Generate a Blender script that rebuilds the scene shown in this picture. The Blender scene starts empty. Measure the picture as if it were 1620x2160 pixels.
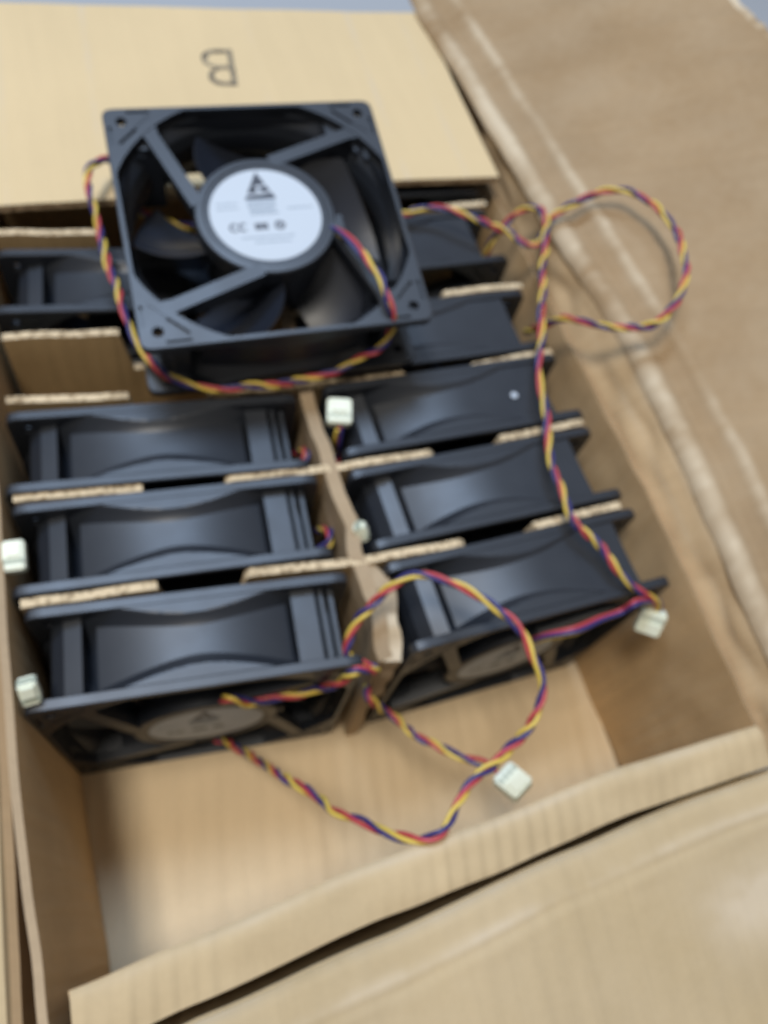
import bpy, bmesh, math, random
from mathutils import Vector, Matrix, noise
from math import pi, sin, cos, radians, sqrt, exp

C = bpy.context.scene
K = 0.001                      # everything below is written in millimetres

# ------------------------------------------------------------------ camera
cam = bpy.data.cameras.new('camera')
co = bpy.data.objects.new('camera', cam)
C.collection.objects.link(co)
C.camera = co
co.matrix_world = Matrix([[0.950068, 0.153149, -0.271876, 0.055495], [-0.259949, 0.870424, -0.418077, -0.082187], [0.172619, 0.467875, 0.866773, 0.401075], [0.0, 0.0, 0.0, 1.0]])
cam.lens = 27.2994
cam.sensor_fit = 'VERTICAL'
cam.sensor_height = 36.0
cam.clip_start = 0.01
cam.clip_end = 50
cam.dof.use_dof = True          # the phone missed its focus: everything is soft
cam.dof.focus_distance = 0.130
cam.dof.aperture_fstop = 14.5
cam.dof.aperture_blades = 0

# ------------------------------------------------------------------ light
w = bpy.data.worlds.new('World'); C.world = w; w.use_nodes = True
w.node_tree.nodes['Background'].inputs[0].default_value = (1.0, 0.95, 0.90, 1)
w.node_tree.nodes['Background'].inputs[1].default_value = 0.26
def area(name, loc, tgt, sx, sy, watt, col):
    l = bpy.data.lights.new(name, 'AREA'); l.shape = 'RECTANGLE'
    l.size = sx * K; l.size_y = sy * K; l.energy = watt; l.color = col
    o = bpy.data.objects.new(name, l); C.collection.objects.link(o)
    o.location = Vector(loc) * K
    o.rotation_euler = (Vector(tgt) - Vector(loc)).to_track_quat('-Z', 'Y').to_euler()
    return o
area('ceiling_lamp', (-290, -60, 1780), (110, 40, 0), 420, 260, 22.5, (1.0, 0.93, 0.82))
area('ceiling_lamp_cool', (-40, 700, 1720), (80, 60, 110), 800, 400, 27, (0.52, 0.71, 1.0))
C.view_settings.view_transform = 'Standard'
C.view_settings.look = 'None'
C.view_settings.exposure = 0.0
C.view_settings.gamma = 1.0
C.view_settings.use_curve_mapping = False

# ------------------------------------------------------------------ helpers
def link(o, parent=None):
    C.collection.objects.link(o)
    if parent: o.parent = parent
    return o
def empty(name, label, cat, M=None, group=None):
    o = bpy.data.objects.new(name, None); o.empty_display_size = 0.01
    link(o)
    if M is not None: o.matrix_world = M
    o['label'] = label; o['category'] = cat
    if group: o['group'] = group
    return o
def mesh_from(bm, name, mats, smooth=35):
    bmesh.ops.scale(bm, vec=(K, K, K), verts=bm.verts)
    bm.normal_update()
    a = radians(smooth)
    for f in bm.faces: f.smooth = True
    for e in bm.edges:
        e.smooth = not (len(e.link_faces) == 2 and e.calc_face_angle(0) > a)
    me = bpy.data.meshes.new(name); bm.to_mesh(me); bm.free()
    for m in mats: me.materials.append(m)
    return me
def obj(name, bm, mats, parent=None, smooth=35):
    if not isinstance(mats, (list, tuple)): mats = [mats]
    o = bpy.data.objects.new(name, mesh_from(bm, name, mats, smooth))
    return link(o, parent)
def box(bm, x0, x1, y0, y1, z0, z1, M=None, mi=0):
    r = bmesh.ops.create_cube(bm, size=1)
    for v in r['verts']:
        v.co = Vector(((x0+x1)/2 + v.co.x*(x1-x0), (y0+y1)/2 + v.co.y*(y1-y0), (z0+z1)/2 + v.co.z*(z1-z0)))
        if M is not None: v.co = M @ v.co
    for v in r['verts']:
        for f in v.link_faces: f.material_index = mi
    return r['verts']
def cyl(bm, cx, cy, z0, z1, r0, r1=None, n=48, M=None, mi=0):
    r1 = r0 if r1 is None else r1
    a = [bm.verts.new((cx+r0*cos(2*pi*i/n), cy+r0*sin(2*pi*i/n), z0)) for i in range(n)]
    b = [bm.verts.new((cx+r1*cos(2*pi*i/n), cy+r1*sin(2*pi*i/n), z1)) for i in range(n)]
    fs = [bm.faces.new(a[::-1]), bm.faces.new(b)]
    for i in range(n): fs.append(bm.faces.new((a[i], a[(i+1) % n], b[(i+1) % n], b[i])))
    for f in fs: f.material_index = mi
    if M is not None:
        for v in a+b: v.co = M @ v.co
def prism(bm, pts, z0, z1, mi=0):
    a = [bm.verts.new((x, y, z0)) for x, y in pts]; b = [bm.verts.new((x, y, z1)) for x, y in pts]
    n = len(pts); fs = [bm.faces.new(a[::-1]), bm.faces.new(b)]
    for i in range(n): fs.append(bm.faces.new((a[i], a[(i+1) % n], b[(i+1) % n], b[i])))
    for f in fs: f.material_index = mi
def nz(x, y, z=0.0): return noise.noise(Vector((x, y, z)))
def sheet(name, S, nu, nv, th, mats, parent=None, smooth=60, rough=0.25, wear=None):
    """a bent board: S(u,v) -> mid surface, given a real thickness, cut edges in the edge material"""
    bm = bmesh.new()
    wl = bm.verts.layers.float.new('wear')
    P = [[Vector(S(i/nu, j/nv)) for j in range(nv+1)] for i in range(nu+1)]
    top, bot = [], []
    for i in range(nu+1):
        rt, rb = [], []
        for j in range(nv+1):
            du = P[min(i+1, nu)][j] - P[max(i-1, 0)][j]
            dv = P[i][min(j+1, nv)] - P[i][max(j-1, 0)]
            n = du.cross(dv).normalized()
            p = P[i][j] + n * rough * nz(P[i][j].x*0.06, P[i][j].y*0.06, P[i][j].z*0.06)
            rt.append(bm.verts.new(p + n*th/2)); rb.append(bm.verts.new(p - n*th/2))
            if wear:
                k = wear(i/nu, j/nv) * max(0.0, min(1.4, 0.8 + 1.3*nz(p.x*0.035, p.y*0.035, p.z*0.02) + 0.5*nz(p.x*0.2, p.y*0.2)))
                rt[-1][wl] = k; rb[-1][wl] = k
        top.append(rt); bot.append(rb)
    for i in range(nu):
        for j in range(nv):
            bm.faces.new((top[i][j], top[i+1][j], top[i+1][j+1], top[i][j+1]))
            bm.faces.new((bot[i][j], bot[i][j+1], bot[i+1][j+1], bot[i+1][j]))
    def rim(a, b, c, d):
        f = bm.faces.new((a, b, c, d)); f.material_index = 1
    for i in range(nu):
        rim(top[i][0], bot[i][0], bot[i+1][0], top[i+1][0])
        rim(top[i][nv], top[i+1][nv], bot[i+1][nv], bot[i][nv])
    for j in range(nv):
        rim(top[0][j], top[0][j+1], bot[0][j+1], bot[0][j])
        rim(top[nu][j], bot[nu][j], bot[nu][j+1], top[nu][j+1])
    bmesh.ops.recalc_face_normals(bm, faces=bm.faces)
    return obj(name, bm, mats, parent, smooth)
def interp(t, pts):
    if t <= pts[0][0]: return pts[0][1]
    for (a, p), (b, q) in zip(pts, pts[1:]):
        if t <= b:
            s = (t-a)/(b-a); s = s*s*(3-2*s)*0.5 + s*0.5
            return p + (q-p)*s
    return pts[-1][1]

# ------------------------------------------------------------------ materials
def newmat(name):
    m = bpy.data.materials.new(name); m.use_nodes = True
    return m, m.node_tree.nodes, m.node_tree.links, m.node_tree.nodes['Principled BSDF']
def plastic(name, col, rough, spec=0.5, bump=0.06):
    m, N, L, B = newmat(name)
    B.inputs['Base Color'].default_value = (*col, 1)
    B.inputs['Specular IOR Level'].default_value = spec
    tc = N.new('ShaderNodeTexCoord'); n1 = N.new('ShaderNodeTexNoise'); n1.inputs['Scale'].default_value = 60
    n1.inputs['Detail'].default_value = 6
    L.new(tc.outputs['Object'], n1.inputs['Vector'])
    mr = N.new('ShaderNodeMapRange'); mr.inputs[3].default_value = rough-0.07; mr.inputs[4].default_value = rough+0.09
    L.new(n1.outputs['Fac'], mr.inputs[0]); L.new(mr.outputs[0], B.inputs['Roughness'])
    n2 = N.new('ShaderNodeTexNoise'); n2.inputs['Scale'].default_value = 1400; n2.inputs['Detail'].default_value = 2
    L.new(tc.outputs['Object'], n2.inputs['Vector'])
    bp = N.new('ShaderNodeBump'); bp.inputs['Strength'].default_value = bump; bp.inputs['Distance'].default_value = 0.0003
    L.new(n2.outputs['Fac'], bp.inputs['Height']); L.new(bp.outputs[0], B.inputs['Normal'])
    return m
def cardboard(name, col, axis='X', flute=0.25, rot=0.0, period=7.0, mottle=0.16):
    m, N, L, B = newmat(name)
    B.inputs['Roughness'].default_value = 0.82
    B.inputs['Specular IOR Level'].default_value = 0.22
    tc = N.new('ShaderNodeTexCoord')
    mp = N.new('ShaderNodeMapping'); mp.inputs['Rotation'].default_value = (0, 0, rot)
    L.new(tc.outputs['Object'], mp.inputs['Vector'])
    big = N.new('ShaderNodeTexNoise'); big.inputs['Scale'].default_value = 14; big.inputs['Detail'].default_value = 5
    L.new(mp.outputs[0], big.inputs['Vector'])
    fine = N.new('ShaderNodeTexNoise'); fine.inputs['Scale'].default_value = 420; fine.inputs['Detail'].default_value = 3
    L.new(mp.outputs[0], fine.inputs['Vector'])
    # long fibres and scuffs: noise stretched along the flutes
    st = N.new('ShaderNodeMapping')
    st.inputs['Scale'].default_value = {'X': (150, 9, 9), 'Y': (9, 150, 9), 'Z': (9, 9, 150)}[axis]
    L.new(mp.outputs[0], st.inputs['Vector'])
    fib = N.new('ShaderNodeTexNoise'); fib.inputs['Scale'].default_value = 1.0; fib.inputs['Detail'].default_value = 3
    L.new(st.outputs[0], fib.inputs['Vector'])
    def math_(op, a, b, c=None):
        n = N.new('ShaderNodeMath'); n.operation = op
        for i, v in enumerate((a, b, c)):
            if v is None: continue
            if isinstance(v, (int, float)): n.inputs[i].default_value = v
            else: L.new(v, n.inputs[i])
        return n.outputs[0]
    s = math_('MULTIPLY_ADD', big.outputs['Fac'], 1.1, math_('MULTIPLY_ADD', fine.outputs['Fac'], 0.35, math_('MULTIPLY', fib.outputs['Fac'], 0.45)))
    mr = N.new('ShaderNodeMapRange'); mr.inputs[1].default_value = 0.6; mr.inputs[2].default_value = 1.3
    mr.inputs[3].default_value = 1-mottle; mr.inputs[4].default_value = 1+mottle
    L.new(s, mr.inputs[0])
    mul = N.new('ShaderNodeVectorMath'); mul.operation = 'SCALE'; mul.inputs[0].default_value = col
    L.new(mr.outputs[0], mul.inputs['Scale'])
    at = N.new('ShaderNodeAttribute'); at.attribute_name = 'wear'
    mx = N.new('ShaderNodeMix'); mx.data_type = 'RGBA'; mx.inputs[7].default_value = (0.50, 0.41, 0.29, 1)  # pale tone: scuffed folds and torn edges, plus ridge highlights painted into the colour
    L.new(at.outputs['Fac'], mx.inputs[0]); L.new(mul.outputs[0], mx.inputs[6]); L.new(mx.outputs[2], B.inputs['Base Color'])
    wv = N.new('ShaderNodeTexWave'); wv.wave_type = 'BANDS'; wv.bands_direction = axis
    wv.inputs['Scale'].default_value = 0.314/(period*K); wv.inputs['Distortion'].default_value = 2.6
    wv.inputs['Detail'].default_value = 1; wv.inputs['Detail Scale'].default_value = 0.25
    L.new(mp.outputs[0], wv.inputs['Vector'])
    msk = N.new('ShaderNodeTexNoise'); msk.inputs['Scale'].default_value = 11; L.new(mp.outputs[0], msk.inputs['Vector'])
    mk = N.new('ShaderNodeMapRange'); mk.inputs[1].default_value = 0.35; mk.inputs[2].default_value = 0.65
    L.new(msk.outputs['Fac'], mk.inputs[0])
    h = math_('MULTIPLY', wv.outputs['Fac'], mk.outputs[0])
    h2 = math_('MULTIPLY_ADD', fib.outputs['Fac'], 0.8, math_('MULTIPLY_ADD', h, flute, math_('MULTIPLY', big.outputs['Fac'], 0.8)))
    bp = N.new('ShaderNodeBump'); bp.inputs['Strength'].default_value = 0.5; bp.inputs['Distance'].default_value = 0.0015
    L.new(h2, bp.inputs['Height'])
    bp2 = N.new('ShaderNodeBump'); bp2.inputs['Strength'].default_value = 0.12; bp2.inputs['Distance'].default_value = 0.0004
    L.new(fine.outputs['Fac'], bp2.inputs['Height']); L.new(bp.outputs[0], bp2.inputs['Normal'])
    L.new(bp2.outputs[0], B.inputs['Normal'])
    return m
def cut_edge(name, light, dark, axis='X'):
    """the cut edge of corrugated board: pale liners with the dark flute openings between them"""
    m, N, L, B = newmat(name)
    B.inputs['Roughness'].default_value = 0.9; B.inputs['Specular IOR Level'].default_value = 0.15
    tc = N.new('ShaderNodeTexCoord')
    v = N.new('ShaderNodeTexVoronoi'); v.inputs['Scale'].default_value = 420
    L.new(tc.outputs['Object'], v.inputs['Vector'])
    n = N.new('ShaderNodeTexNoise'); n.inputs['Scale'].default_value = 55; n.inputs['Detail'].default_value = 4
    L.new(tc.outputs['Object'], n.inputs['Vector'])
    a = N.new('ShaderNodeMath'); a.operation = 'MULTIPLY'
    L.new(v.outputs['Distance'], a.inputs[0]); L.new(n.outputs['Fac'], a.inputs[1])
    r = N.new('ShaderNodeValToRGB'); r.color_ramp.elements[0].position = 0.02; r.color_ramp.elements[1].position = 0.30
    r.color_ramp.elements[0].color = (*dark, 1); r.color_ramp.elements[1].color = (*light, 1)
    L.new(a.outputs[0], r.inputs[0]); L.new(r.outputs[0], B.inputs['Base Color'])
    bp = N.new('ShaderNodeBump'); bp.inputs['Strength'].default_value = 0.8; bp.inputs['Distance'].default_value = 0.001
    L.new(a.outputs[0], bp.inputs['Height']); L.new(bp.outputs[0], B.inputs['Normal'])
    return m
KRAFT = (0.44, 0.315, 0.19)
m_floorboard = cardboard('kraft_tray', (0.60, 0.465, 0.295), 'X', 0.75, 0.12, 9.5, 0.09)
m_tray = cardboard('kraft_tray_wall', (0.54, 0.375, 0.205), 'Y', 0.3)
m_lip = cardboard('kraft_lip', (0.45, 0.345, 0.205), 'X', 1.1, 0.1, 6.0, 0.10)
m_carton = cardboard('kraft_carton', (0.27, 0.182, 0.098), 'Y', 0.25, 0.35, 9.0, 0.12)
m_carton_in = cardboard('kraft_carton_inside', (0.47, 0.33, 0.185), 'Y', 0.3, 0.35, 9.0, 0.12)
m_carton_front = cardboard('kraft_carton_front', (0.41, 0.315, 0.185), 'X', 0.25, 0.0, 9.0, 0.10)
m_divider = cardboard('kraft_divider', (0.46, 0.32, 0.165), 'X', 0.25)
m_pad = cardboard('kraft_pad', (0.53, 0.41, 0.24), 'X', 0.35, -0.05, 26.0, 0.05)
m_edge = cut_edge('cut_edge', (0.58, 0.46, 0.30), (0.14, 0.09, 0.045))
m_worn = cardboard('kraft_worn', (0.33, 0.245, 0.155), 'Z', 0.5, 0, 6.0, 0.22)
m_edge_dark = cut_edge('cut_edge_worn', (0.42, 0.31, 0.20), (0.16, 0.10, 0.05))
m_black = plastic('black_plastic', (0.014, 0.017, 0.023), 0.43, 0.56)
m_blade = plastic('black_blade', (0.013, 0.016, 0.024), 0.30, 0.8)
m_label = plastic('label_paper', (0.41, 0.455, 0.51), 0.6, 0.35, 0.02)
m_ink = plastic('ink_black', (0.03, 0.035, 0.05), 0.6)
m_inkgrey = plastic('ink_grey', (0.19, 0.23, 0.28), 0.6)
m_stamp = plastic('stamp_ink', (0.07, 0.06, 0.05), 0.8, 0.2)
N_ = m_stamp.node_tree.nodes; L_ = m_stamp.node_tree.links
n_ = N_.new('ShaderNodeTexNoise'); n_.inputs['Scale'].default_value = 260; n_.inputs['Detail'].default_value = 4
r_ = N_.new('ShaderNodeValToRGB'); r_.color_ramp.elements[0].position = 0.35; r_.color_ramp.elements[1].position = 0.72
r_.color_ramp.elements[0].color = (0.05, 0.045, 0.04, 1); r_.color_ramp.elements[1].color = (0.30, 0.25, 0.17, 1)
t_ = N_.new('ShaderNodeTexCoord'); L_.new(t_.outputs['Object'], n_.inputs['Vector']); L_.new(n_.outputs['Fac'], r_.inputs[0])
L_.new(r_.outputs[0], N_['Principled BSDF'].inputs['Base Color'])
m_yellow = plastic('wire_yellow', (0.58, 0.42, 0.07), 0.45)
m_red = plastic('wire_red', (0.40, 0.045, 0.055), 0.45)
m_blue = plastic('wire_blue', (0.028, 0.026, 0.13), 0.42)
m_conn = plastic('connector_nylon', (0.68, 0.71, 0.58), 0.5)
m_hole = plastic('connector_hole', (0.30, 0.34, 0.27), 0.8)
m_table, N_, L_, B_ = newmat('grey_floor')
B_.inputs['Roughness'].default_value = 0.6
tn = N_.new('ShaderNodeTexNoise'); tn.inputs['Scale'].default_value = 5; tn.inputs['Detail'].default_value = 8
tr = N_.new('ShaderNodeValToRGB'); tr.color_ramp.elements[0].color = (0.27, 0.29, 0.31, 1); tr.color_ramp.elements[1].color = (0.40, 0.42, 0.45, 1)
L_.new(tn.outputs['Fac'], tr.inputs[0]); L_.new(tr.outputs[0], B_.inputs['Base Color'])

# ------------------------------------------------------------------ setting
bm = bmesh.new(); bmesh.ops.create_grid(bm, x_segments=2, y_segments=2, size=2500)
for v in bm.verts: v.co.z = -8
fl = obj('floor', bm, m_table); fl['kind'] = 'structure'; fl['label'] = 'blue grey smooth floor under the boxes'

# ------------------------------------------------------------------ outer carton
def ridge(y):      # x and z of the long fold between the right wall and the right flap
    x = interp(y, [(-95, 272), (-37, 274.5), (18, 277), (56, 279), (112, 278), (200, 269), (305, 264), (385, 256)])
    z = interp(y, [(-95, 137), (110, 138), (200, 136.5), (300, 132.5), (385, 131.5)])
    crumple = 0.8*nz(y*0.03, 3.1) + 0.35*nz(y*0.12, 7.7)
    return x + crumple, z + 0.8*nz(y*0.09, 1.3)
def front_edge(x):  # y of the fold between the front wall and the front flap
    return interp(x, [(-20, -116), (44, -102.2), (100, -96.6), (171, -88.4), (232, -83.2), (262, -82.2), (285, -81.5)])
carton = empty('outer_carton', 'large open brown shipping carton around the tray, its flaps folded out', 'cardboard box', Matrix.Translation((128*K, 150*K, -6*K)))
INV = carton.matrix_world.inverted()
def carton_sheet(name, S, nu, nv, th, mats, **kw):
    o = sheet(name, S, nu, nv, th, mats, None, **kw); o.parent = carton; o.matrix_parent_inverse = INV
    return o
Y0, Y1 = -80, 392
def rw(u, v):
    y = Y0 + (Y1-Y0)*u
    rx, rz = ridge(y)
    t = v
    if t < 0.55:
        z = -3 + t/0.55*(112+3); x = 270.4 - 3.2*(t/0.55)**4
    else:
        s = (t-0.55)/0.45
        x = 267.2 + (rx-267.2)*(s**1.25) + 0.5*sin(pi*s)
        z = 112 + (rz-112)*s
        x += 1.1*nz(y*0.04, z*0.05, 2) * s + 2.2*sin(pi*s)*nz(y*0.05, z*0.1, 5)
        z += 0
    return x, y, z
carton_sheet('side_wall', rw, 120, 40, 3.0, [m_carton_in, m_carton_in], rough=0.8, wear=lambda u, v: 0.6*exp(-((v-1.0)/0.05)**2) + 0.2*exp(-((v-0.80)/0.025)**2)*(1 if u < .55 else .3))  # top fold painted paler: its highlight together with scuffing
def rflap(u, v):
    y = Y0 + 3 + (Y1-Y0+8)*u
    rx, rz = ridge(y)
    w = 0.4*nz(y*0.03, v*3.0, 9)
    # fold, a score line about 18 mm out, then the flap rising gently
    prof = [(0, -1.5, -2.4), (0.005, -1.2, 0.0), (0.010, 0.4, 1.7), (0.024, 4.0, 2.5), (0.045, 8, 1.6), (0.07, 11.5, 1.7), (0.10, 16.5, 5.2), (0.118, 19, 8.2), (0.14, 22.5, 8.4), (0.6, 82, 33), (1.0, 143, 57)]
    dx = interp(v, [(a, b) for a, b, c in prof]); dz = interp(v, [(a, c) for a, b, c in prof])
    dx += 2.0*nz(y*0.022, 4.4)*min(1, v*8)
    dz += 2.4*nz(y*0.011, v*2.0, 3)*min(1, v*6) + 0.7*nz(y*0.07, v*14, 8)*exp(-((v-0.11)/0.1)**2)
    if v > 0.96: dz += 2.0*nz(y*0.2, 1.1)*(v-0.96)/0.04; dx += 2.2*nz(y*0.15, 6.1)*(v-0.96)/0.04
    return rx + 0.4 + dx, y + v*5, rz + 1.0 + dz
carton_sheet('side_flap', rflap, 150, 130, 3.4, [m_carton, m_edge], rough=0.35, wear=lambda u, v: 0.12 + 0.65*exp(-((v-0.014)/0.014)**2) + 0.4*exp(-((v-0.12)/0.012)**2)*(0.5+0.9*abs(sin(u*9))) + (1.2 if v > 0.965 else 0))  # highlight painted along fold and score line over scuffed paper; torn outer edge pale
def fwall(u, v):
    x = -9 + 280*u
    y = front_edge(x) - 1.5 + (1-v)*3
    return x, y, -3 + v*121
carton_sheet('front_wall', fwall, 60, 8, 3.0, [m_carton_front, m_carton_front])
def fflap(u, v):
    x = -6 + 290*u + v*18*(u-0.3)
    d = interp(v, [(0, 0), (0.02, 2), (0.09, 12), (0.12, 16), (1, 150)])
    dz = interp(v, [(0, 0), (0.02, 1.6), (0.09, 1.0), (0.105, 0.3), (0.125, 0.5), (1, -26)])
    y = front_edge(x) - 2 - d*1.0
    z = 119.5 + dz + 1.5*nz(x*0.012, d*0.02, 3)*min(1, v*7) + 0.5*nz(x*0.05, d*0.2)*exp(-((v-0.1)/0.08)**2)
    return x, y + d*0.12*u, z
carton_sheet('front_flap', fflap, 110, 100, 3.4, [m_carton_front, m_carton_front], rough=0.35, wear=lambda u, v: 0.12 + 0.9*exp(-((v-0.32)/0.07)**2-((u-0.84)/0.07)**2) + 0.6*exp(-((v-0.08)/0.012)**2) + 0.5*exp(-(v/0.015)**2))
def lwall(u, v):
    y = -98 + 492*u
    return -7.0 + 0.6*sin(u*7), y, -3 + v*122
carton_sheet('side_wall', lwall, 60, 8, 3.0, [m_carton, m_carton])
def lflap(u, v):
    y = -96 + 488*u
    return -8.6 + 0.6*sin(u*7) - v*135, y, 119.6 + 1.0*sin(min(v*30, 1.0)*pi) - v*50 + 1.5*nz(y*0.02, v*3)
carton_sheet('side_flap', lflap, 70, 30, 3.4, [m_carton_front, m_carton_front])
carton_sheet('back_wall', lambda u, v: (-9 + 276*u, 396.5, -3 + v*122), 40, 6, 3.0, [m_carton, m_edge])
carton_sheet('bottom_panel', lambda u, v: (-11 + 279*u, -100 + 495*v, -5.2), 20, 20, 3.0, [m_carton, m_edge])

# ------------------------------------------------------------------ inner tray
tray = empty('cardboard_tray', 'shallow brown cardboard tray that holds the rows of fans', 'tray', Matrix.Translation((130*K, 150*K, -3.4*K)))
INV2 = tray.matrix_world.inverted()
def tray_sheet(name, S, nu, nv, th, mats, **kw):
    o = sheet(name, S, nu, nv, th, mats, None, **kw); o.parent = tray; o.matrix_parent_inverse = INV2
    return o
def strip_y(x):     # the tray's front wall, seen from inside
    return interp(x, [(-4, -87.5), (10, -85.6), (43, -81.8), (106, -75), (141, -73), (201, -67.6), (262, -66.2)])
tray_sheet('bottom_panel', lambda u, v: (-2 + 268*u, -88 + 478*v, -1.7 + 0.7*nz(u*5, v*7) + 0.5*nz(u*34, v*6, 4)), 120, 60, 3.0, [m_floorboard, m_edge], rough=0.3)
tray_sheet('front_wall', lambda u, v: (8 + 255*u, strip_y(8+255*u) - 2.2 + 1.2*v, 121.5*v), 60, 14, 3.0, [m_tray, m_tray])
def lip(u, v):
    x = 9 + 253.5*u
    wd = 16.3 - 2.4*u
    d = interp(v, [(0, 0), (0.1, 1.3), (1, wd)])
    z = 124.2 + interp(v, [(0, 0), (0.1, 1.0), (0.3, 1.1), (1, -2.2)]) + 0.9*nz(x*0.05, v*2, 5)
    return x + 0.8*v*(1 if u > .5 else -1)*abs(u-.5), strip_y(x) - 0.3 - d, z
tray_sheet('front_flap', lip, 130, 16, 2.4, [m_lip, m_lip], rough=0.3, wear=lambda u, v: 0.5*exp(-((v-0.12)/0.1)**2))
def tl(u, v):
    y = -106 + 492*u
    x = interp(y, [(-106, 5.5), (-84, 4.6), (-3, 0.5), (150, -2.5), (386, -3)]) - 1.5
    x2 = interp(y, [(-106, 2.8), (-84, 1.7), (-20, -1.6), (150, -3.2), (386, -4)]) - 1.5
    return x + (x2-x)*v**1.3 + 1.1*nz(y*0.02, v*2)*v, y, 123*v
tray_sheet('side_wall', tl, 90, 16, 2.8, [m_tray, m_worn])
def trw(u, v):
    y = -66 + 450*u
    xb = interp(y, [(-66, 266.5), (-5, 263.5), (120, 262), (384, 261)]) + 1.5
    xt = interp(y, [(-66, 263.5), (-12, 262.8), (40, 264), (96, 263), (130, 262), (384, 260)]) + 1.5
    zt = interp(y, [(-66, 122), (0, 123), (100, 119), (384, 108)])
    x = xb + (xt-xb)*v + 0.8*nz(y*0.05, v*3, 2)*v
    return x, y, zt*v + 0.8*nz(y*0.1, 2)*v
tray_sheet('side_wall', trw, 130, 24, 1.5, [m_tray, m_carton], rough=0.6)
tray_sheet('back_wall', lambda u, v: (-1 + 263*u, 388.5, 120*v), 40, 6, 3.0, [m_tray, m_edge])

# ------------------------------------------------------------------ dividers
def divider(name, label, path, top=118.0, group='cardboard cross dividers between the rows of fans', x0=1.5, x1=252, n=120):
    xm, ym = 128, interp(128, path)
    e = empty(name, label, 'divider', Matrix.Translation((xm*K, ym*K, 0)), group)
    def S(u, v):
        x = x0 + (x1-x0)*u
        def notch(c, h=15.0):
            d = abs(x-c)
            return 1.0/(1.0+exp((d-h)/0.5))
        zt = top + 0.8*nz(x*0.08, ym*0.1) - 26*max(notch(66.5), notch(191))
        y = interp(x, path)
        return x, y + 1.4*nz(x*0.02, v*1.5, ym)*(1-v), 0.3 + (zt-0.3)*v
    o = sheet('board', S, n, 14, 3.4, [m_divider, m_edge], None)
    o.parent = e; o.matrix_parent_inverse = e.matrix_world.inverted()
    return e
divider('cross_divider', 'notched cardboard strip behind the front row of fans', [(2, 41.0), (53, 39.4), (83, 37.6), (128, 34.6), (180, 34.4), (207, 36.6), (253, 39.3)])
divider('cross_divider', 'notched cardboard strip between the second and third rows of fans', [(2, 85.6), (49, 82.7), (81, 81.4), (126, 79.2), (175, 79.8), (205, 81.8), (252, 84.7)])
divider('cross_divider', 'notched cardboard strip along the near side of the empty slot', [(2, 132.4), (50, 128.4), (126, 123.2), (200, 123.4), (252, 127.2)])
divider('cross_divider', 'notched cardboard strip whose broad brown face shows in the empty slot', [(2, 166.3), (49, 163.4), (126, 165.5), (204, 170.1), (248, 171.5)])
divider('cross_divider', 'notched cardboard strip just in front of the lettered pad', [(2, 228.5), (53, 225), (126, 224), (204, 230), (248, 232)])
divider('cross_divider', 'notched cardboard strip under the lettered pad', [(2, 272), (126, 273), (250, 277)], top=121)
def coldiv():
    e = empty('lengthwise_divider', 'crumpled cardboard strip running lengthwise between the two columns of fans', 'divider', Matrix.Translation((128*K, 100*K, 0)))
    px = [(-9, 130), (-2, 128.5), (6, 129.5), (14, 130.0), (22, 129.5), (30, 128.5), (38, 126.8), (50, 129.3), (58, 128.2), (68, 127.2), (80, 126.9), (100, 125.8), (122, 125.8), (165, 125.4), (300, 126)]
    pb = [(-9, 130.5), (20, 131), (40, 127.4), (60, 127), (300, 126)]
    def S(u, v):
        y = -8.0 + 300*u**1.5 - 3*(1-v)*(1-u)**6 + 2.0*v*(1-u)**9
        x = interp(y, pb)*(1-v) + interp(y, px)*v
        x += 1.8*nz(y*0.06, v*2.2, 3.3)*sin(pi*v*0.9)
        z = 0.3 + (117.6 + 1.5*nz(y*0.12, 2.2) - 5*exp(-((y+8)/7)**2))*v
        return x, y, z
    o = sheet('board', S, 150, 24, 6.0, [m_worn, m_worn], None, rough=1.1)
    o.parent = e; o.matrix_parent_inverse = e.matrix_world.inverted()
    # the torn liner that bulges off the near end
    def S2(u, v):
        y = 34.5 - 42.0*u + 3*nz(v*4, u*3)
        xt = interp(-y, [(-34.5, 130.0), (-28, 133.5), (-21, 136.5), (-12, 135.7), (0, 134.5), (8, 132.5)])
        x = 132.0 + (xt-132.0)*(v**0.8) + 1.3*nz(y*0.08, v*3, 8)
        return x, y, 40 + 76*v - 3*u*v + 2.5*nz(y*0.13, 5)*v
    o = sheet('torn_liner', S2, 60, 30, 7.0, [m_worn, m_worn], None, rough=1.8, wear=lambda u, v: (1.1 if v > 0.9 and u > 0.55 else 0.15))
    o.parent = e; o.matrix_parent_inverse = e.matrix_world.inverted()
coldiv()

# ------------------------------------------------------------------ lettered pad
PZ = 127.2
pad = empty('cardboard_pad', 'smooth tan cardboard pad stamped with a letter, lying over the far fans', 'cardboard sheet', Matrix.Translation((128*K, 310*K, (PZ-2)*K)))
PINV = pad.matrix_world.inverted()
def padS(x, y):
    u = (x+4)/264.0
    z = PZ + 0.9*nz(x*0.012, y*0.012, 4) + 0.5*sin((x+10)*0.075)*0.35
    return z
def P(u, v):
    y0 = interp(u, [(0, 233.0), (0.4, 236.0), (0.8, 239.5), (1, 239.0)])
    y = y0 + (388.5-y0)*v
    x1 = interp(y, [(235, 259.2), (388, 258.0)])
    x = -3.5 + (x1+3.5)*u
    return x, y, padS(x, y)
o = sheet('board', P, 200, 60, 3.6, [m_pad, m_edge_dark], None, rough=0.2, wear=lambda u, v: sum(w_*exp(-((u-0.012*v-c_)/0.006)**2) for c_, w_ in ((0.05, .3), (0.215, .5), (0.56, .3), (0.80, .5), (0.93, .35)))); o.parent = pad; o.matrix_parent_inverse = PINV
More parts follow.
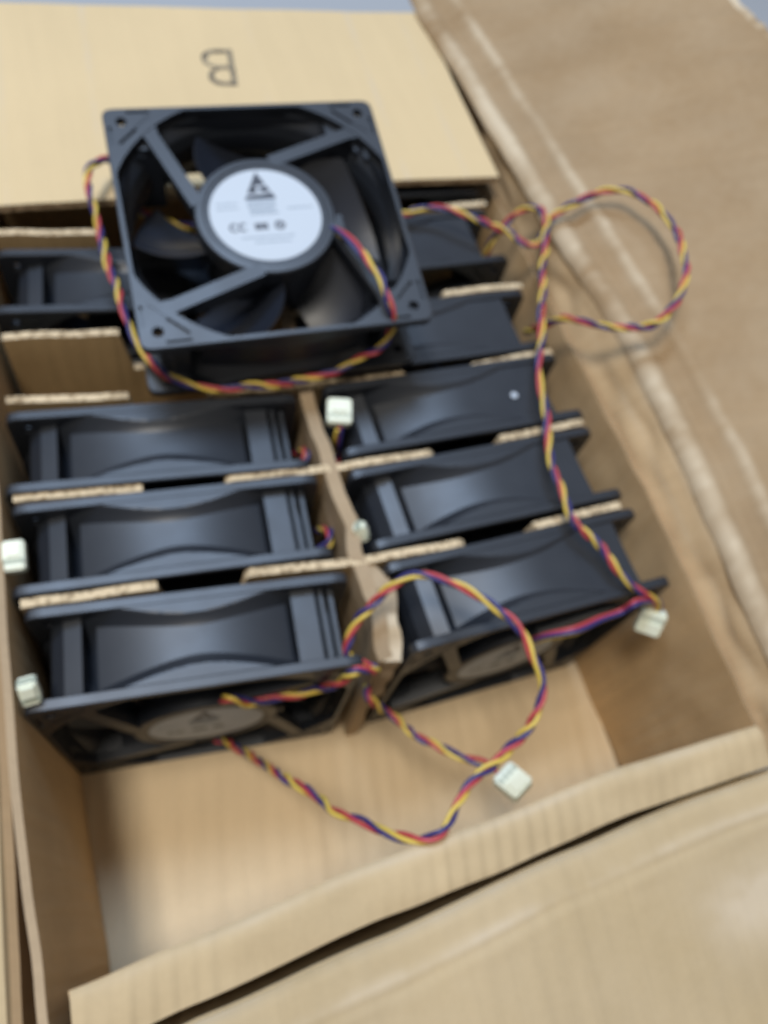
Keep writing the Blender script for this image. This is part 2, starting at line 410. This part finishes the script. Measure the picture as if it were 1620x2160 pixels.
tx = bpy.data.curves.new('printed_letter', 'FONT'); tx.body = 'B'; tx.size = 1.0; tx.offset = -0.012
tob = bpy.data.objects.new('printed_letter_src', tx); C.collection.objects.link(tob)
bpy.context.view_layer.update()
me = bpy.data.meshes.new_from_object(tob.evaluated_get(bpy.context.evaluated_depsgraph_get()))
bpy.data.objects.remove(tob)
bm = bmesh.new(); bm.from_mesh(me)
bmesh.ops.triangulate(bm, faces=bm.faces)
for _ in range(3): bmesh.ops.subdivide_edges(bm, edges=[e for e in bm.edges if e.calc_length() > 0.06], cuts=1)
xs = [v.co.x for v in bm.verts]; ys = [v.co.y for v in bm.verts]
for v in bm.verts:
    a = (v.co.x-min(xs))/(max(xs)-min(xs)); b = (v.co.y-min(ys))/(max(ys)-min(ys))
    x = 132.6 - 17.5*a - 2.0*(b); y = 349.5 - 31.5*b
    v.co = Vector((x, y, padS(x, y) + 1.8 + 0.26))
bmesh.ops.recalc_face_normals(bm, faces=bm.faces)
ext = bmesh.ops.extrude_face_region(bm, geom=bm.faces[:])
for g in ext['geom']:
    if isinstance(g, bmesh.types.BMVert): g.co.z -= 0.2
bmesh.ops.recalc_face_normals(bm, faces=bm.faces)
o = obj('printed_letter', bm, m_stamp); o.parent = pad; o.matrix_parent_inverse = PINV
o['label'] = 'grey capital letter B, upside down'

# ------------------------------------------------------------------ fans
# local frame: the fan lies flat, axis = Z, label side up, 120 x 120 x 38
T = 38.0
def rsq(a, half, r):
    """point on a rounded square at angle a"""
    c, s = cos(a), sin(a); k = half/max(abs(c), abs(s)); x, y = c*k, s*k
    q = half - r
    if abs(x) > q and abs(y) > q:
        sx, sy = (1 if x > 0 else -1), (1 if y > 0 else -1)
        # march along the ray to the corner arc
        cx, cy = sx*q, sy*q
        b = c*cx + s*cy; cc = cx*cx+cy*cy-r*r
        d = b + sqrt(max(b*b-cc, 0)); x, y = c*d, s*d
    return x, y
def R_out(t):
    d = min(t, T-t)
    return 57.3 + 8.6*(max(0.0, 14.5-d)/10.5)**1.7
def R_in(t):
    d = min(t, T-t)
    return interp(d, [(0, 63.0), (4, 61.8), (10, 58.2), (15, 56.8), (19, 56.6)])
def clampsq(r, a, lim):
    k = min(r, lim/max(abs(cos(a)), abs(sin(a))))
    return cos(a)*k, sin(a)*k
def flange(z0, z1, pockets):
    bm = bmesh.new(); n = 256
    ang = [2*pi*(i+0.5)/n for i in range(n)]
    rows = []
    for z, kind in ((z0, 'o'), (z0+0.35, 'O'), (z1-0.35, 'O'), (z1, 'o'), (z1, 'i'), (z0, 'i')):
        row = []
        for a in ang:
            if kind == 'o': x, y = rsq(a, 59.65, 3.7)
            elif kind == 'O': x, y = rsq(a, 60.0, 4.0)
            else: x, y = clampsq(63.2, a, 57.9)
            row.append(bm.verts.new((x, y, z)))
        rows.append(row)
    for r0, r1 in zip(rows, rows[1:]+rows[:1]):
        for i in range(n): bm.faces.new((r0[i], r0[(i+1) % n], r1[(i+1) % n], r1[i]))
    bmesh.ops.recalc_face_normals(bm, faces=bm.faces)
    cut = bmesh.new()
    for sx in (-1, 1):
        for sy in (-1, 1):
            cyl(cut, sx*52.5, sy*52.5, z0-1, z1+1, 2.3, n=24)
            if pockets:
                for M, l in ((1, 20), (-1, 0)):
                    if l == 0: continue
                    # slot parallel to the bore and short slots beside the screw hole
                    c0 = Vector((sx*47.6, sy*47.6, 0)); d = Vector((sx, -sy, 0)).normalized(); nn = Vector((sx, sy, 0)).normalized()
                    q = [c0 + d*l/2 + nn*0.7, c0 + d*l/2 - nn*0.7, c0 - d*l/2 - nn*0.7, c0 - d*l/2 + nn*0.7]
                    if sx*sy > 0: q = q[::-1]
                    prism(cut, [(p.x, p.y) for p in q], z1-1.6, z1+1)
                for k in (0, 1):
                    ux, uy = (1, 0) if k == 0 else (0, 1)
                    x0, x1 = sorted((sx*(56.9 if ux else 40.0), sx*(58.1 if ux else 50.0)))
                    y0, y1 = sorted((sy*(40.0 if ux else 56.9), sy*(50.0 if ux else 58.1)))
                    box(cut, x0, x1, y0, y1, z1-1.6, z1+1)
    bmesh.ops.recalc_face_normals(cut, faces=cut.faces)
    ma = bpy.data.meshes.new('a'); bm.to_mesh(ma); bm.free()
    mb = bpy.data.meshes.new('b'); cut.to_mesh(mb); cut.free()
    oa = bpy.data.objects.new('a', ma); ob = bpy.data.objects.new('b', mb)
    C.collection.objects.link(oa); C.collection.objects.link(ob)
    md = oa.modifiers.new('x', 'BOOLEAN'); md.operation = 'DIFFERENCE'; md.solver = 'EXACT'; md.object = ob
    bpy.context.view_layer.update()
    res = bpy.data.meshes.new_from_object(oa.evaluated_get(bpy.context.evaluated_depsgraph_get()))
    bpy.data.objects.remove(oa); bpy.data.objects.remove(ob)
    return res
FL_TOP = flange(T-4, T, True); FL_BOT = flange(0, 4, False)
def frame_bm(variant):
    bm = bmesh.new()
    bm.from_mesh(FL_TOP); bm.from_mesh(FL_BOT)
    n = 240
    ts = [4+0.5*i for i in range(20)] + [14+i for i in range(11)] + [24.5+0.5*i for i in range(20)]
    for R, lim, inner in ((R_out, 60.0, False), (R_in, 57.9, True)):
        rows = []
        for t in ts:
            rows.append([bm.verts.new((*clampsq(R(t), 2*pi*(i+0.5)/n, lim), t)) for i in range(n)])
        for r0, r1 in zip(rows, rows[1:]):
            for i in range(n):
                q = (r0[i], r0[(i+1) % n], r1[(i+1) % n], r1[i])
                bm.faces.new(q[::-1] if inner else q)
    # corner posts between the flanges (a different build at the top right corner, +x +y)
    for sx in (-1, 1):
        for sy in (-1, 1):
            if variant != 'B' and sx > 0 and sy > 0:
                box(bm, 36.5, 45.8, 38.0, 54.6, 4.0, 34.0)
                box(bm, 47.6, 49.2, 34.0, 53.6, 4.0, 34.0)
                box(bm, 51.6, 53.4, 30.0, 52.6, 4.0, 34.0)
                box(bm, 42.0, 52.5, 41.5, 44.5, 4.0, 34.0)
                continue
            pl = [(41.2, 40.6), (54.0, 41.2), (52.4, 47.6), (47.6, 52.4), (41.2, 54.0)]
            pl = [(sx*x, sy*y) for x, y in pl]
            prism(bm, pl if sx*sy > 0 else pl[::-1], 4.0, 34.0)
    # the shallow saddle of each side between its two corner slots
    for k in range(4):
        nx, nt, w_ = 24, 12, 36.3
        if k == 0 and variant != 'B': xa, xb = -w_, 34.5
        elif k == 0: xa, xb = -w_, 46.0
        else: xa, xb = -w_, w_
        def Y(x, t):
            e = abs((t-19)/15.0)
            if k == 0 and variant == 'B':
                return 58.9 - (0.0052*(6-x)**2 if x < 6 else 0.0) - 0.4*(1-e*e)
            return 57.9 - 6.8*abs(x/36.0)**2 - 0.5*(1-e*e)
        g = []
        for i in range(nx+1):
            x = xa + (xb-xa)*i/nx
            g.append([Vector((x, Y(x, 4+30*j/nt), 4+30*j/nt)) for j in range(nt+1)])
        g = [[Vector((g[0][0].x, 38.0, p.z)) for p in g[0]]] + g + [[Vector((g[-1][0].x, 38.0, p.z)) for p in g[-1]]]
        R_ = Matrix.Rotation(k*pi/2, 3, 'Z')
        vv = [[bm.verts.new(R_ @ p) for p in row] for row in g]
        for a_, b_ in zip(vv, vv[1:]):
            for j in range(nt): bm.faces.new((a_[j], a_[j+1], b_[j+1], b_[j]))
    return bm
def strut_bm():
    # from the corner (50,43) tangentially to the motor mount
    bm = bmesh.new()
    a, b = Vector((54, 44.5, 0)), Vector((7, 27.5, 0)); d = (b-a).normalized(); nn = Vector((-d.y, d.x, 0))
    pts = []
    for t, wd in ((0.0, 4.2), (0.15, 3.8), (0.2, 3.0), (1.0, 3.0)):
        pts.append((a + (b-a)*t, wd))
    q = [p + nn*wd for p, wd in pts] + [p - nn*wd for p, wd in reversed(pts)]
    prism(bm, [(p.x, p.y) for p in q], T-5.2, T-0.3)
    q = [p + nn*0.9 for p, wd in pts[1:]] + [p - nn*0.9 for p, wd in reversed(pts[1:])]
    prism(bm, [(p.x, p.y) for p in q], T-12.0, T-5.1)
    return bm
def hub_bm():
    bm = bmesh.new()
    n = 96
    prof = [(29.6, T-9), (29.9, T-1.2), (29.3, T-0.5), (26.6, T-0.3), (26.2, T-0.3), (25.6, T-0.9), (0.01, T-0.9)]
    rows = [[bm.verts.new((r*cos(2*pi*i/n), r*sin(2*pi*i/n), z)) for i in range(n)] for r, z in prof]
    for r0, r1 in zip(rows, rows[1:]):
        for i in range(n): bm.faces.new((r0[i], r0[(i+1) % n], r1[(i+1) % n], r1[i]))
    bmesh.ops.remove_doubles(bm, verts=bm.verts, dist=0.02)
    # the little notch the leads leave by
    box(bm, 26.0, 33.0, -7.5, -1.0, T-6.5, T-3.0)
    return bm
def label_bm():
    bm = bmesh.new()
    z = T-0.86
    cyl(bm, 0, 0, z, z+0.16, 23.7, n=96, mi=0)
    h = z+0.16
    def tri(c, s, mi, dz, rot=0):
        pts = [(c[0]+s*x, c[1]+s*y) for x, y in ((-0.5, -0.45), (0.5, -0.45), (0.02, 0.62))]
        prism(bm, pts, h+dz, h+dz+0.03, mi)
    tri((-0.8, 14.2), 13.5, 1, 0.0)
    tri((-1.0, 11.9), 3.6, 0, 0.04)
    prism(bm, [(-7, 9.9), (5.2, 11.2), (5.0, 12.0), (-6.6, 10.9)], h+0.04, h+0.07, 0)
    prism(bm, [(-2.5, 14.0), (3.2, 14.9), (3.0, 15.7), (-2.2, 15.0)], h+0.04, h+0.07, 0)
    rnd = random.Random(4)
    def line(x0, x1, y, hh, mi, gap=0.35, wd=1.0):
        x = x0
        while x < x1:
            ww = wd*rnd.uniform(0.6, 1.2)
            prism(bm, [(x, y), (min(x+ww, x1), y), (min(x+ww, x1), y+hh), (x, y+hh)], h, h+0.03, mi)
            x += ww + gap
    for k, y in enumerate((7.2, 5.4, 3.6, 1.8, 0.0)): line(-7.0+rnd.uniform(0, 1), 5.6-rnd.uniform(0, 1), y, 1.25, 2)
    for y in (6.0, 3.4): line(-20, -11, y, 0.9, 2, 0.6)
    line(10, 21, 2.0, 0.9, 2, 0.6)
    # approval marks in a row
    def ring(cx, cy, r, wd, mi, a0=0, a1=2*pi, n=20):
        for i in range(n):
            a, b = a0+(a1-a0)*i/n, a0+(a1-a0)*(i+1)/n
            prism(bm, [(cx+r*cos(a), cy+r*sin(a)), (cx+(r+wd)*cos(a), cy+(r+wd)*sin(a)), (cx+(r+wd)*cos(b), cy+(r+wd)*sin(b)), (cx+r*cos(b), cy+r*sin(b))], h, h+0.03, mi)
    ring(-14.5, -6.0, 1.3, 0.9, 1, 0.9, 5.3); ring(-10.8, -6.0, 1.3, 0.9, 1, 0.9, 5.3)
    line(-5.8, -0.4, -7.8, 3.4, 1, 0.25, 1.1)
    ring(4.8, -6.0, 1.3, 1.0, 1); line(4.2, 5.6, -6.6, 1.4, 1, 0.3, 0.5)
    line(-12, 10, -12.0, 0.9, 2, 0.5, 1.2); line(-7, 8, -14.6, 0.9, 2, 0.5, 1.2)
    return bm
def rotor_bm():
    bm = bmesh.new(); n = 64
    prof = [(0.01, 3.0), (24.0, 3.0), (26.6, 5.6), (27.0, 28.0), (0.01, 28.0)]
    rows = [[bm.verts.new((r*cos(2*pi*i/n), r*sin(2*pi*i/n), z)) for i in range(n)] for r, z in prof]
    for r0, r1 in zip(rows, rows[1:]):
        for i in range(n): bm.faces.new((r0[i], r0[(i+1) % n], r1[(i+1) % n], r1[i]))
    bmesh.ops.remove_doubles(bm, verts=bm.verts, dist=0.02)
    bmesh.ops.recalc_face_normals(bm, faces=bm.faces)
    return bm
BLADE_PHASE = radians(-41)
def blade_bm(k):
    bm = bmesh.new(); nu, nv = 12, 10
    P = []
    for i in range(nu+1):
        row = []
        for j in range(nv+1):
            u, v = i/nu, j/nv
            r = 26.5 + (55.8-26.5)*v
            span = radians(56 - 12*v)
            a = BLADE_PHASE + 2*pi*k/5 + (u-0.5)*span - radians(13)*v*v
            z = 5.0 + 25.0*(0.45*u+0.55*u*u) - 1.2*sin(pi*u)*(0.4+v) - 1.5*v
            row.append(Vector((r*cos(a), r*sin(a), z)))
        P.append(row)
    top, bot = [], []
    for i in range(nu+1):
        rt, rb = [], []
        for j in range(nv+1):
            du = P[min(i+1, nu)][j]-P[max(i-1, 0)][j]; dv = P[i][min(j+1, nv)]-P[i][max(j-1, 0)]
            n = du.cross(dv).normalized(); th = 0.9*(1-0.7*abs(2*i/nu-1)**2)
            rt.append(bm.verts.new(P[i][j]+n*th)); rb.append(bm.verts.new(P[i][j]-n*th))
        top.append(rt); bot.append(rb)
    for i in range(nu):
        for j in range(nv):
            bm.faces.new((top[i][j], top[i+1][j], top[i+1][j+1], top[i][j+1]))
            bm.faces.new((bot[i][j], bot[i][j+1], bot[i+1][j+1], bot[i+1][j]))
    for i in range(nu):
        bm.faces.new((top[i][0], bot[i][0], bot[i+1][0], top[i+1][0])); bm.faces.new((top[i][nv], top[i+1][nv], bot[i+1][nv], bot[i][nv]))
    for j in range(nv):
        bm.faces.new((top[0][j], top[0][j+1], bot[0][j+1], bot[0][j])); bm.faces.new((top[nu][j], bot[nu][j], bot[nu][j+1], top[nu][j+1]))
    bmesh.ops.recalc_face_normals(bm, faces=bm.faces)
    return bm
def build_fan(label, variant, bake, M, name='cooling_fan', group='black square cooling fans'):
    root = empty(name, label, 'fan', M, group)
    def part(nm, bm, mats, parent=root, smooth=35):
        bmesh.ops.transform(bm, matrix=bake, verts=bm.verts)
        return obj(nm, bm, mats, parent, smooth)
    part('frame', frame_bm(variant), m_black, smooth=22)
    for k in range(4):
        bm = strut_bm(); bmesh.ops.rotate(bm, cent=(0, 0, 0), matrix=Matrix.Rotation(k*pi/2, 3, 'Z'), verts=bm.verts)
        part('strut', bm, m_black)
    hub = part('motor_hub', hub_bm(), m_black)
    part('hub_label', label_bm(), [m_label, m_ink, m_inkgrey], hub)
    rot = part('rotor', rotor_bm(), m_blade)
    for k in range(5): part('blade', blade_bm(k), m_blade, rot, 60)
    return root
def copy_tree(o, parent=None):
    c = o.copy(); C.collection.objects.link(c); c.parent = parent
    for ch in list(o.children): copy_tree(ch, c)
    return c
STAND = Matrix(((1, 0, 0, 0), (0, 0, -1, 19), (0, 1, 0, 60), (0, 0, 0, 1)))   # on edge, label side towards -Y
FLAT = Matrix.Identity(4)
def place(x, y, yaw, z=0.0, roll=0.0):
    a = radians(yaw)
    c = Vector((x + 60*cos(a) - 19*sin(a), y + 60*sin(a) + 19*cos(a), z))
    return Matrix.Translation(c*K) @ Matrix.Rotation(a, 4, 'Z') @ Matrix.Rotation(radians(roll), 4, 'Y')
FANS = [
 ('A', 0.0, 0.0, -3.7, 'black fan at the front of the left column, its hub label facing the empty floor'),
 ('A', -0.7, 43.7, -2.6, 'black fan standing second from the front in the left column'),
 ('A', -1.6, 86.9, -3.1, 'black fan standing between the second divider and the empty slot on the left'),
 ('A', -1.0, 178.0, -4.0, 'black fan beyond the empty slot on the left, near the lettered pad'),
 ('B', 139.3, -7.4, 2.7, 'black fan at the front of the right column with red leads across its face'),
 ('B', 135.8, 37.6, 2.5, 'black fan standing second from the front in the right column'),
 ('B', 133.6, 82.6, 2.2, 'black fan with a small white dot on its top edge'),
 ('B', 131.8, 126.0, 1.5, 'black fan tight behind the one with the white dot, partly under the loose fan'),
 ('B', 131.0, 183.5, 2.0, 'black fan in the right column with a twisted cable lying across its top'),
 ('B', 131.0, 237.0, 1.0, 'black fan mostly hidden under the front edge of the lettered pad'),
]
protos = {}; fan = []
for v, x, y, yaw, lab in FANS:
    M = place(x, y, yaw, 0.0, 0.25*sin(x*1.7+y))
    if v not in protos:
        f = build_fan(lab, v, STAND, M); protos[v] = f
    else:
        f = copy_tree(protos[v]); f.matrix_world = M; f['label'] = lab
    fan.append(f)
MC = Matrix([[0.999696, -0.002797, -0.024481, 0.118033], [-0.000558, 0.990712, -0.135978, 0.184502], [0.024633, 0.135951, 0.990409, 0.128288], [0.0, 0.0, 0.0, 1.0]])
loose = build_fan('loose black fan lying face up on the others, round white hub label upward', 'A', FLAT, MC)
bm = bmesh.new(); cyl(bm, 0, 0, 0, 0.25, 1.7, n=20)
bmesh.ops.rotate(bm, cent=(0, 0, 0), matrix=Matrix.Rotation(0, 3, 'X'), verts=bm.verts)
bmesh.ops.translate(bm, vec=(222.5-193.5, 102.5-104, 119.1), verts=bm.verts)
d = obj('paint_dot', bm, m_label, fan[6]); d['label'] = 'small white dot'

# ------------------------------------------------------------------ cables
def catmull(pts, step=1.2):
    pts = [Vector(p) for p in pts]; out = []
    P = [pts[0]*2-pts[1]] + pts + [pts[-1]*2-pts[-2]]
    for i in range(1, len(P)-2):
        p0, p1, p2, p3 = P[i-1:i+3]; n = max(2, int((p2-p1).length/step))
        for k in range(n):
            t = k/n
            out.append(0.5*((2*p1) + (p2-p0)*t + (2*p0-5*p1+4*p2-p3)*t*t + (3*p1-p0-3*p2+p3)*t*t*t))
    out.append(pts[-1]); return out
def cable(parent, name, pts, phase=0.0, pitch=26.0, lead=0.0, off=1.02, rad=0.86):
    cl = catmull(pts)
    for i, p in enumerate(cl):
        k = min(1.0, i/14.0, (len(cl)-1-i)/14.0)
        cl[i] = p + k*Vector((nz(i*0.085, phase, 1), nz(i*0.085, phase, 5), 0.5*nz(i*0.085, phase, 9)))*1.5
    bms = [bmesh.new() for _ in range(3)]
    tang = [(cl[min(i+1, len(cl)-1)]-cl[max(i-1, 0)]).normalized() for i in range(len(cl))]
    nrm = tang[0].orthogonal().normalized(); s = 0.0; ph = phase
    prev = [None]*3; N = 8
    for i, p in enumerate(cl):
        t = tang[i]
        nrm = (nrm - t*nrm.dot(t)).normalized(); b = t.cross(nrm)
        if i:
            ds = (cl[i]-cl[i-1]).length; s += ds
            ph += 2*pi*ds/(pitch*(1+0.26*sin(s*0.043+phase)+0.12*sin(s*0.13))) * (0.25 if s < lead else 1.0)
        o_ = off*(1+0.15*sin(s*0.11+phase))
        for k in range(3):
            a = ph + 2*pi*k/3
            a += 0.30*sin(s*0.071+k*2.1+phase) + 0.2*sin(s*0.19+k*1.3)
            dirv = nrm*cos(a)+b*sin(a)
            c = p + dirv*(o_*(1+0.28*sin(s*0.057+k*2.6+phase*2)))
            slope = o_*2*pi/pitch
            tt = (t + (b*cos(a)-nrm*sin(a))*slope).normalized()
            n1 = (dirv - tt*dirv.dot(tt)).normalized(); n2 = tt.cross(n1)
            ring = [bms[k].verts.new(c + n1*rad*cos(2*pi*q/N) + n2*rad*sin(2*pi*q/N)) for q in range(N)]
            if prev[k]:
                for q in range(N): bms[k].faces.new((prev[k][q], prev[k][(q+1) % N], ring[(q+1) % N], ring[q]))
            else: bms[k].faces.new(ring[::-1])
            if i == len(cl)-1: bms[k].faces.new(ring)
            prev[k] = ring
    c = bpy.data.objects.new(name, None); link(c, parent); c.empty_display_size = 0.01
    c.matrix_parent_inverse = parent.matrix_world.inverted()
    for bm, m, nm in zip(bms, (m_yellow, m_red, m_blue), ('yellow_wire', 'red_wire', 'blue_wire')):
        obj(nm, bm, m, c, 80)
    return c
def connector(parent, pos, along, up, s=1.0, ln=11.5, wd=10.6, th=6.0):
    y = Vector(along).normalized(); z = (Vector(up)-y*Vector(up).dot(y)).normalized(); x = y.cross(z)
    M = Matrix(((x.x, y.x, z.x, pos[0]), (x.y, y.y, z.y, pos[1]), (x.z, y.z, z.z, pos[2]), (0, 0, 0, 1)))
    bm = bmesh.new()
    vs = box(bm, -wd/2, wd/2, -ln/2, ln/2, -th/2, th/2)
    bmesh.ops.bevel(bm, geom=bm.edges[:], offset=0.7, segments=2, affect='EDGES')
    for k in range(4):
        cx = (k-1.5)*wd/4.3
        box(bm, cx-0.75, cx+0.75, -ln*0.30, -ln*0.12, th/2-0.3, th/2+0.05, mi=1)
        box(bm, cx-0.8, cx+0.8, ln/2-0.3, ln/2+0.05, -1.2, 1.2, mi=1)
    box(bm, -wd*0.32, wd*0.32, -ln*0.05, ln*0.42, th/2-0.2, th/2+0.7)
    bmesh.ops.transform(bm, matrix=M, verts=bm.verts)
    o = obj('connector', bm, [m_conn, m_hole], parent)
    o.matrix_parent_inverse = parent.matrix_world.inverted()
    return o
bpy.context.view_layer.update()
def G(o): return o
cable(loose, 'cable', [(144.2, 177.3, 158.0), (143.7, 171.3, 163.0), (147.4, 160.6, 168.0), (152.6, 145.8, 170.0), (156.3, 132.9, 168.0), (158.4, 124.4, 163.0), (160.3, 121.9, 157.0), (160.0, 122.9, 149.0), (154.6, 122.7, 140.0), (144.6, 121.2, 132.0), (127.7, 120.3, 127.0), (115.0, 119.9, 126.0), (102.5, 119.8, 126.0), (90.3, 120.2, 126.0), (78.7, 122.3, 127.0), (67.7, 127.2, 129.0), (59.5, 135.9, 132.0), (54.8, 151.5, 134.0), (52.2, 169.5, 135.0), (49.7, 185.3, 136.0), (48.4, 200.5, 138.0), (47.8, 213.8, 142.0), (46.5, 222.8, 146.0), (48.0, 232.9, 147.0), (54.0, 243.3, 143.0), (60.0, 250.4, 134.0), (61.3, 245.4, 125.0), (68.6, 230.3, 123.5), (93.9, 219.2, 123.2), (135.3, 215.8, 123.5), (172.6, 218.0, 124.5), (198.7, 216.8, 127.0), (210.0, 217.5, 130.0), (219.6, 212.7, 133.0), (228.6, 204.8, 134.0), (239.7, 198.2, 134.0), (247.0, 192.6, 134.0), (250.9, 184.9, 134.0), (256.3, 181.0, 136.0), (260.3, 185.0, 140.0), (265.8, 189.2, 145.0), (275.9, 191.3, 152.0), (290.5, 189.9, 160.0), (299.4, 180.3, 166.0), (303.9, 163.3, 170.0), (302.4, 141.0, 172.0), (296.9, 123.8, 172.0), (288.8, 111.4, 168.0), (279.4, 105.4, 162.0), (268.6, 107.2, 156.0), (258.8, 116.4, 149.0), (252.8, 128.5, 140.0), (249.5, 135.7, 130.0), (249.0, 142.6, 118.0), (251.0, 150.3, 106.0)], lead=30)
cable(fan[8], 'cable', [(241.1, 196.3, 112.0), (241.1, 196.9, 124.0), (244.9, 198.7, 131.0), (251.3, 200.8, 138.0), (257.1, 197.9, 145.0), (260.1, 192.4, 147.0), (258.3, 180.9, 147.0), (252.4, 165.2, 144.0), (244.7, 144.2, 141.0), (236.2, 123.4, 139.0), (230.0, 104.3, 136.0), (225.3, 85.1, 134.0), (221.3, 66.7, 132.0), (218.6, 45.9, 131.0), (220.4, 29.9, 130.0), (227.3, 17.3, 128.0), (231.3, 7.0, 127.0), (237.0, -1.5, 124.0), (246.1, -5.1, 119.0), (253.3, -7.9, 113.0), (253.2, -10.4, 108.0)], phase=1.5)
connector(fan[8], (250.9, -12.1, 105.0), (-2.8, -5.4, -8.0), (-0.4, -0.5, 0.7))
cable(fan[0], 'cable', [(66.8, -3.5, 95.6), (70.2, -5.0, 101.1), (78.4, -6.0, 92.2), (88.7, -6.5, 91.9), (101.7, -8.0, 94.6), (110.0, -10.0, 110.1), (114.1, -11.0, 123.0), (124.8, -9.0, 113.0), (114.6, -3.7, 119.0), (116.9, 3.8, 126.0), (122.4, 9.4, 132.0), (131.4, 13.9, 138.0), (142.0, 14.5, 142.0), (151.9, 9.4, 145.0), (161.3, 1.4, 146.0), (168.3, -8.5, 146.0), (173.0, -17.4, 145.0), (175.2, -26.3, 143.0), (176.0, -33.6, 140.0), (173.0, -41.5, 136.0), (165.7, -48.2, 131.0), (155.5, -53.6, 128.0), (144.5, -58.9, 128.0), (135.1, -65.0, 129.0), (130.0, -70.0, 129.5), (125.1, -72.4, 129.0), (118.6, -71.0, 126.0), (110.0, -65.4, 117.0), (100.7, -55.1, 103.0), (91.2, -41.9, 84.0), (80.6, -25.9, 58.0), (73.1, -13.5, 38.0), (67.2, -4.4, 24.0), (63.2, -2.0, 20.4)], phase=0.4)
cable(fan[5], 'cable', [(130.0, 20.0, 60.0), (134.0, 2.0, 62.0), (125.1, -11.0, 85.0), (128.5, -15.0, 79.6), (136.4, -20.7, 72.0), (142.3, -31.4, 80.0), (148.5, -39.8, 87.0), (156.1, -47.2, 92.0), (162.9, -51.6, 95.0), (165.9, -55.1, 96.0)], phase=2.0)
connector(fan[5], (169.3, -60.3, 98.0), (5.4, -10.1, 5.0), (0, 0, 1))
cable(fan[4], 'cable', [(194.6, -9.0, 103.6), (195.2, -12.0, 116.1), (202.6, -13.0, 123.2), (216.5, -12.0, 122.0), (229.0, -10.0, 121.0), (234.2, -9.0, 127.1), (256.0, -3.0, 107.0), (252.0, 5.0, 100.0)], phase=4.6, lead=200, pitch=700)
connector(fan[6], (135.7, 102.6, 124.0), (3.4, 15.9, 4.0), (0, 0, 1))
cable(fan[6], 'cable', [(134.4, 95.4, 122.0), (134.2, 93.2, 114.0), (136.0, 94.2, 100.0), (132.0, 76.0, 84.0)], phase=0.3, pitch=60)
connector(fan[1], (1.3, 58.8, 121.0), (0.5, 11.9, 2.0), (0, 0, 1), wd=7.6, th=6)
connector(fan[0], (3.6, 6.3, 124.0), (-0.5, 5.4, 8.0), (0, 0, 1), wd=6.2, ln=9)
connector(fan[5], (132.7, 47.5, 117.0), (-4.1, 4.7, 8.0), (0.7, 0, 0.6), wd=5.2, ln=8, th=4.5)
cable(fan[1], 'cable', [(112.0, 47.0, 100.0), (120.5, 50.0, 104.0), (122.3, 54.0, 105.0), (122.0, 60.0, 98.0), (121.0, 66.0, 86.0)], phase=1.0)
cable(fan[2], 'cable', [(112.0, 90.0, 100.0), (119.5, 92.0, 104.0), (121.3, 96.0, 105.0), (121.0, 102.0, 98.0), (120.0, 108.0, 86.0)], phase=2.0)
